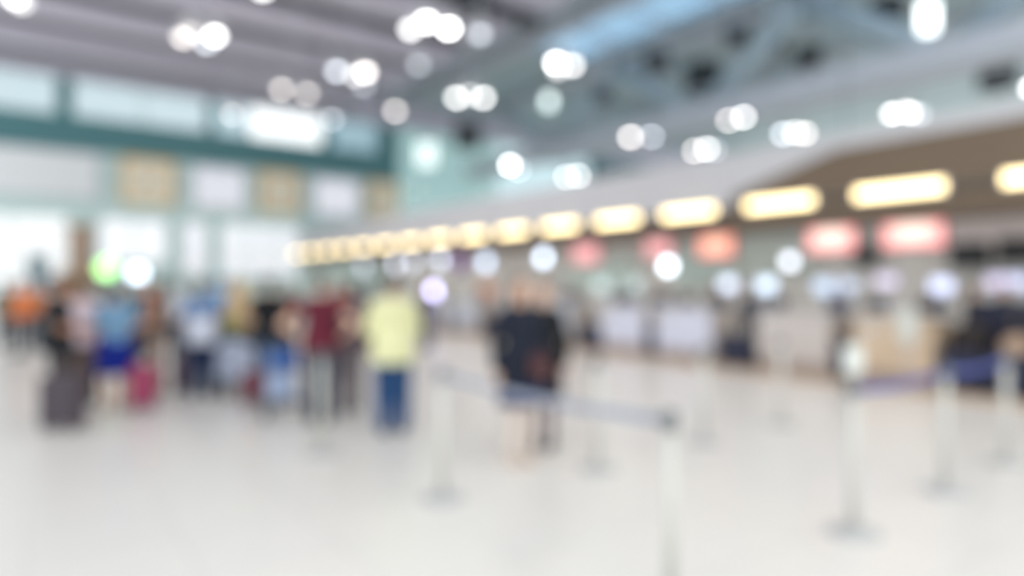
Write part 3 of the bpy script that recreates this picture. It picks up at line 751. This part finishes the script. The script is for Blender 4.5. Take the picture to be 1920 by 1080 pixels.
# staff behind the desks
for i, (px, X, top, f, a, hc, l) in enumerate((
    (1182, 12.85, (120, 110, 120), 'toward', 'type', (48, 38, 36), 'desk clerk in a grey violet blouse behind the farther lavender desk'),
    (1240, 12.85, (60, 66, 96), 'toward', 'type', (48, 38, 36), 'desk clerk in a navy blouse between the lavender desks'),
    (1345, 12.85, (54, 50, 66), 'toward', 'front', (40, 32, 30), 'desk clerk in dark navy at the right end of the lavender desks'),
    (1400, 12.85, (58, 60, 84), 'left', 'front', (40, 32, 30), 'desk clerk in navy turned sideways beside the pinkish grey desk'),
    (1572, 12.85, (44, 50, 86), 'toward', 'down', (44, 36, 34), 'desk clerk in deep blue between the pinkish and tan desks'),
    (1752, 12.75, (50, 44, 50), 'toward', 'type', (40, 32, 30), 'desk clerk in black right of the tan desk'),
    (1822, 12.9, (64, 52, 50), 'right', 'front', (40, 32, 30), 'desk clerk in dark brown, middle of the three at the right edge'),
    (1885, 12.85, (66, 84, 92), 'toward', 'front', (40, 32, 30), 'desk clerk in dark teal nearest the right edge'),
    (1072, 12.85, (92, 92, 118), 'toward', 'type', (48, 38, 36), 'desk clerk in blue grey right of the women in dark jackets'))):
    y, d = on_x(px, X)
    person(0, 0, l, top, (46, 46, 62), f, 1.62+.02*(i % 3), 1.05, a, 'long', 1, 'bun' if i % 2 else 'short', hc, fine=False, pos=Vector((X, y, 0)), hem=.86, jacket=True, grp='desk clerks')

# ---------------------------------------------------------------- luggage
def suitcase(px, py, h, w_, dp, c, label, rz=0.0):
    p = floor_at(px, py)
    t = thing('suitcase', label, 'suitcase', p, -math.radians(36)+rz, 'luggage')
    m = mat('case_%d_%d_%d' % c, c, .5)
    bm = B(); box(bm, (0, 0, .06+h/2), (w_, dp, h), 0, .035)
    for k in range(-2, 3): box(bm, (k*w_*.17, -dp/2, .06+h/2), (.02, .012, h*.84), 0, .004)
    link('shell', bm, m, t)
    bm = B()
    for s in (-1, 1): cyl(bm, (s*w_*.28, dp*.3, h), .009, (s*w_*.28, dp*.3, h+.28), .009, 10)
    cyl(bm, (-w_*.28, dp*.3, h+.28), .014, (w_*.28, dp*.3, h+.28), .014, 10); link('handle', bm, DUCT, t)
    for sx in (-1, 1):
        for sy in (-1, 1):
            bm = B(); cyl(bm, (sx*w_*.38-.012, sy*dp*.32, .03), .03, (sx*w_*.38+.012, sy*dp*.32, .03), .03, 14); box(bm, (sx*w_*.38, sy*dp*.32, .055), (.03, .03, .03)); link('wheel', bm, DUCT, t)
    return t
suitcase(118, 806, .56, .42, .24, (78, 70, 78), 'charcoal upright suitcase in front of the person in the black shirt')
suitcase(268, 768, .52, .28, .22, (168, 70, 104), 'pink red upright suitcase beside the royal blue skirt')
suitcase(345, 738, .50, .30, .22, (92, 74, 84), 'dull plum suitcase left of the navy jeans')
suitcase(476, 760, .40, .28, .22, (112, 54, 68), 'small dull red suitcase beside the blue jeans of the person in black')
suitcase(412, 724, .42, .26, .22, (60, 66, 70), 'dark grey suitcase right of the navy jeans')

def cart(px, py, label, rz):
    p = floor_at(px, py)
    t = thing('luggage_cart', label, 'luggage cart', p, rz, 'luggage carts')
    fm = mat('cart_grey_metal', (128, 134, 140), .4, .5)
    bm = B()
    for s in (-1, 1):
        cyl(bm, (s*.26, -.32, .16), .016, (s*.2, .5, .16), .016, 10); cyl(bm, (s*.26, -.32, .16), .016, (s*.27, -.44, 1.0), .016, 10)
    cyl(bm, (-.2, .5, .16), .016, (.2, .5, .16), .016, 10)
    for k in range(6): cyl(bm, (-.24, -.25+k*.14, .17), .01, (.24, -.25+k*.14, .17), .01, 8)
    cyl(bm, (-.26, -.38, .6), .014, (.26, -.38, .6), .014, 10); link('frame', bm, fm, t)
    bm = B(); cyl(bm, (-.29, -.44, 1.0), .02, (.29, -.44, 1.0), .02, 12); link('handle_bar', bm, DUCT, t)
    for x, y in ((-.26, -.3), (.26, -.3), (0, .45)):
        bm = B(); cyl(bm, (x-.02, y, .07), .07, (x+.02, y, .07), .07, 16); box(bm, (x, y, .12), (.05, .04, .08)); link('wheel', bm, DUCT, t)
    return t, p
def bag(p, off, size, c, label, rz, nm='travel_bag'):
    m = mat('bag_%d_%d_%d' % c, c, .6)
    q = Vector(p) + Matrix.Rotation(rz, 3, 'Z') @ Vector(off)
    t = thing(nm, label, 'bag', q, rz, 'bags loaded on the carts')
    bm = B(); ell(bm, (0, 0, size[2]/2), (size[0]/2, size[1]/2, size[2]/2)); box(bm, (0, 0, size[2]*.45), (size[0]*.84, size[1]*.84, size[2]*.8), 0, .04)
    remeshed('body', bm, m, t, .016, 6)
    bm = B(); prev = None
    for k in range(9):
        a = PI*k/8; q2 = (math.cos(a)*size[0]*.25, 0, size[2]*.9+math.sin(a)*.1)
        if prev: cyl(bm, prev, .01, q2, .01, 8)
        prev = q2
    link('handle', bm, DUCT, t)
a1 = -.1
t, p = cart(530, 778, 'grey luggage cart carrying blue and white bags left of the man in maroon', a1)
bag(p, (0, .1, .185), (.36, .38, .36), (172, 188, 220), 'pale blue bag lying lowest on the cart beside the man in maroon', a1)
bag(p, (.08, .08, .55), (.28, .30, .28), (26, 84, 164), 'bright blue bag stacked on the pale blue one', a1)
bag(p, (-.10, .08, .55), (.2, .3, .26), (96, 130, 190), 'slate blue bag beside the bright blue one', a1)
a2 = .15
t, p = cart(440, 738, 'grey luggage cart carrying a large whitish bag', a2)
bag(p, (0, .12, .185), (.60, .46, .62), (206, 216, 240), 'large whitish blue bag on the cart beside the blond traveller', a2)
q_ = Vector((11.55, 4.08, .455))
bag(q_, (0, 0, 0), (.62, .48, .62), (44, 36, 36), 'big black travel bag standing on the scale right of the tan desk', 0)
q_ = Vector((11.45, 3.45, .455))
bag(q_, (0, 0, 0), (.42, .38, .46), (196, 166, 142), 'tan travel bag standing on the scale at the right edge', 0)
p = Vector((10.75, on_x(1702, 10.75)[0], 0))
t = thing('leaflet_stand', 'white leaflet stand on a thin post before the right end of the tan desk', 'leaflet stand', p, 0)
bm = B(); cyl(bm, (0, 0, 0), .15, (0, 0, .02), .14, 24); link('base', bm, STEEL, t)
bm = B(); cyl(bm, (0, 0, .02), .015, (0, 0, .8), .015, 10); link('post', bm, STEEL, t)
bm = B(); box(bm, (-.02, 0, 1.0), (.05, .26, .5), 0, .01); box(bm, (-.05, 0, .86), (.03, .24, .08)); link('holder', bm, mat('white_plate', (220, 222, 217)), t)
def loose_bag(px, py, z, sz, c, label, d=None, nm='travel_bag', cat='bag'):
    dd = d if d else EYE*FPX/(py-HZ)
    tt = (px-960)/FPX; zz = EYE + (HZ-py)*dd/FPX
    q = Vector((dd*(FX+RX*tt), dd*(FY+RY*tt), zz))
    t = thing(nm, label, cat, q, -math.radians(36))
    m = mat('bag_%d_%d_%d' % c, c, .6)
    bm = B(); box(bm, (0, 0, 0), sz, 0, min(sz)*.3); box(bm, (0, -sz[1]/2, -sz[2]*.15), (sz[0]*.7, sz[1]*.3, sz[2]*.45), 0, .015); link('body', bm, m, t, True)
    bm = B()
    for s in (-1, 1):
        prev = None
        for k in range(9):
            a = PI*k/8; q2 = (math.cos(a)*sz[0]*.3, s*sz[1]*.2, sz[2]*.46+math.sin(a)*sz[2]*.35)
            if prev: cyl(bm, prev, .008, q2, .008, 8)
            prev = q2
    link('strap', bm, m, t)
    return t
loose_bag(378, 620, 0, (.38, .18, .40), (206, 210, 224), 'white backpack worn by the man in the blue checked shirt', 9.35, 'backpack', 'backpack')
loose_bag(1012, 688, 0, (.17, .09, .18), (84, 48, 50), 'red brown handbag held beside the navy jacket', 5.88, 'handbag', 'handbag')
loose_bag(432, 610, 0, (.22, .12, .26), (158, 158, 84), 'yellow green shoulder bag beside the blond traveller', 10.85, 'shoulder_bag', 'bag')

# ---------------------------------------------------------------- things at the far left
t = thing('information_kiosk', 'tall brown wooden kiosk tower standing behind the crowd at the left', 'kiosk', on_z(152, 615, 0), -.3)
KB = mat('brown_kiosk_wood', (172, 146, 126), .6); KD = mat('dark_kiosk_wood', (104, 84, 74), .6)
bm = B(); box(bm, (0, 0, .6), (1.7, 1.2, 1.2), 0, .03); link('base_cabinet', bm, KD, t)
bm = B(); box(bm, (0, 0, 2.4), (.65, .65, 2.4), 0, .04); link('tower', bm, KB, t)
bm = B(); box(bm, (0, 0, 3.68), (.85, .85, .16), 0, .04); link('cornice', bm, KB, t)
bm = B(); box(bm, (.05, -.05, 1.85), (1.15, 1.0, .5), 0, .04); link('sign_band', bm, mat('ochre_band', (184, 156, 124)), t)
t = thing('pillar_sign', 'slim slate grey pillar sign at the far left before the bright entrance glass', 'sign', on_z(72, 622, 0), -.3)
bm = B(); box(bm, (0, 0, 1.35), (.55, .25, 2.5), 0, .03); link('panel', bm, mat('slate_pillar', (140, 158, 166)), t)
bm = B(); box(bm, (0, 0, .05), (.8, .5, .1), 0, .02); link('foot', bm, DUCT, t)
bm = B(); box(bm, (0, -.14, 2.2), (.45, .03, .5)); link('sign_face', bm, mat('dark_teal_face', (62, 100, 108)), t)
def pole_sign(px, py, d, s, m, label, rnd):
    tt = (px-960)/FPX; q = Vector((d*(FX+RX*tt), d*(FY+RY*tt), 0)); z = EYE+(HZ-py)*d/FPX
    t = thing('pole_light_sign', label, 'lit sign', q, -math.radians(36))
    bm = B(); cyl(bm, (0, .04, .02), .04, (0, .04, z), .035, 14); cyl(bm, (0, .04, 0), .22, (0, .04, .03), .2, 24); link('pole', bm, DUCT, t)
    bm = B()
    if rnd: cyl(bm, (0, -.03, z), s, (0, .03, z), s, 32)
    else: box(bm, (0, 0, z), (s*2, .06, s*1.8), 0, .01)
    link('lit_face', bm, m, t)
pole_sign(200, 503, 15.0, .20, emit('green_sign', (.42, .95, .30), 2.6), 'round bright green lit sign on a pole above the crowd', True)
pole_sign(258, 512, 15.0, .14, emit('white_sign', (.72, .85, 1), 4.2), 'brilliant white lit sign on a pole right of the green one', False)
bpy.data.scenes.remove(TMP)
bpy.context.view_layer.update()
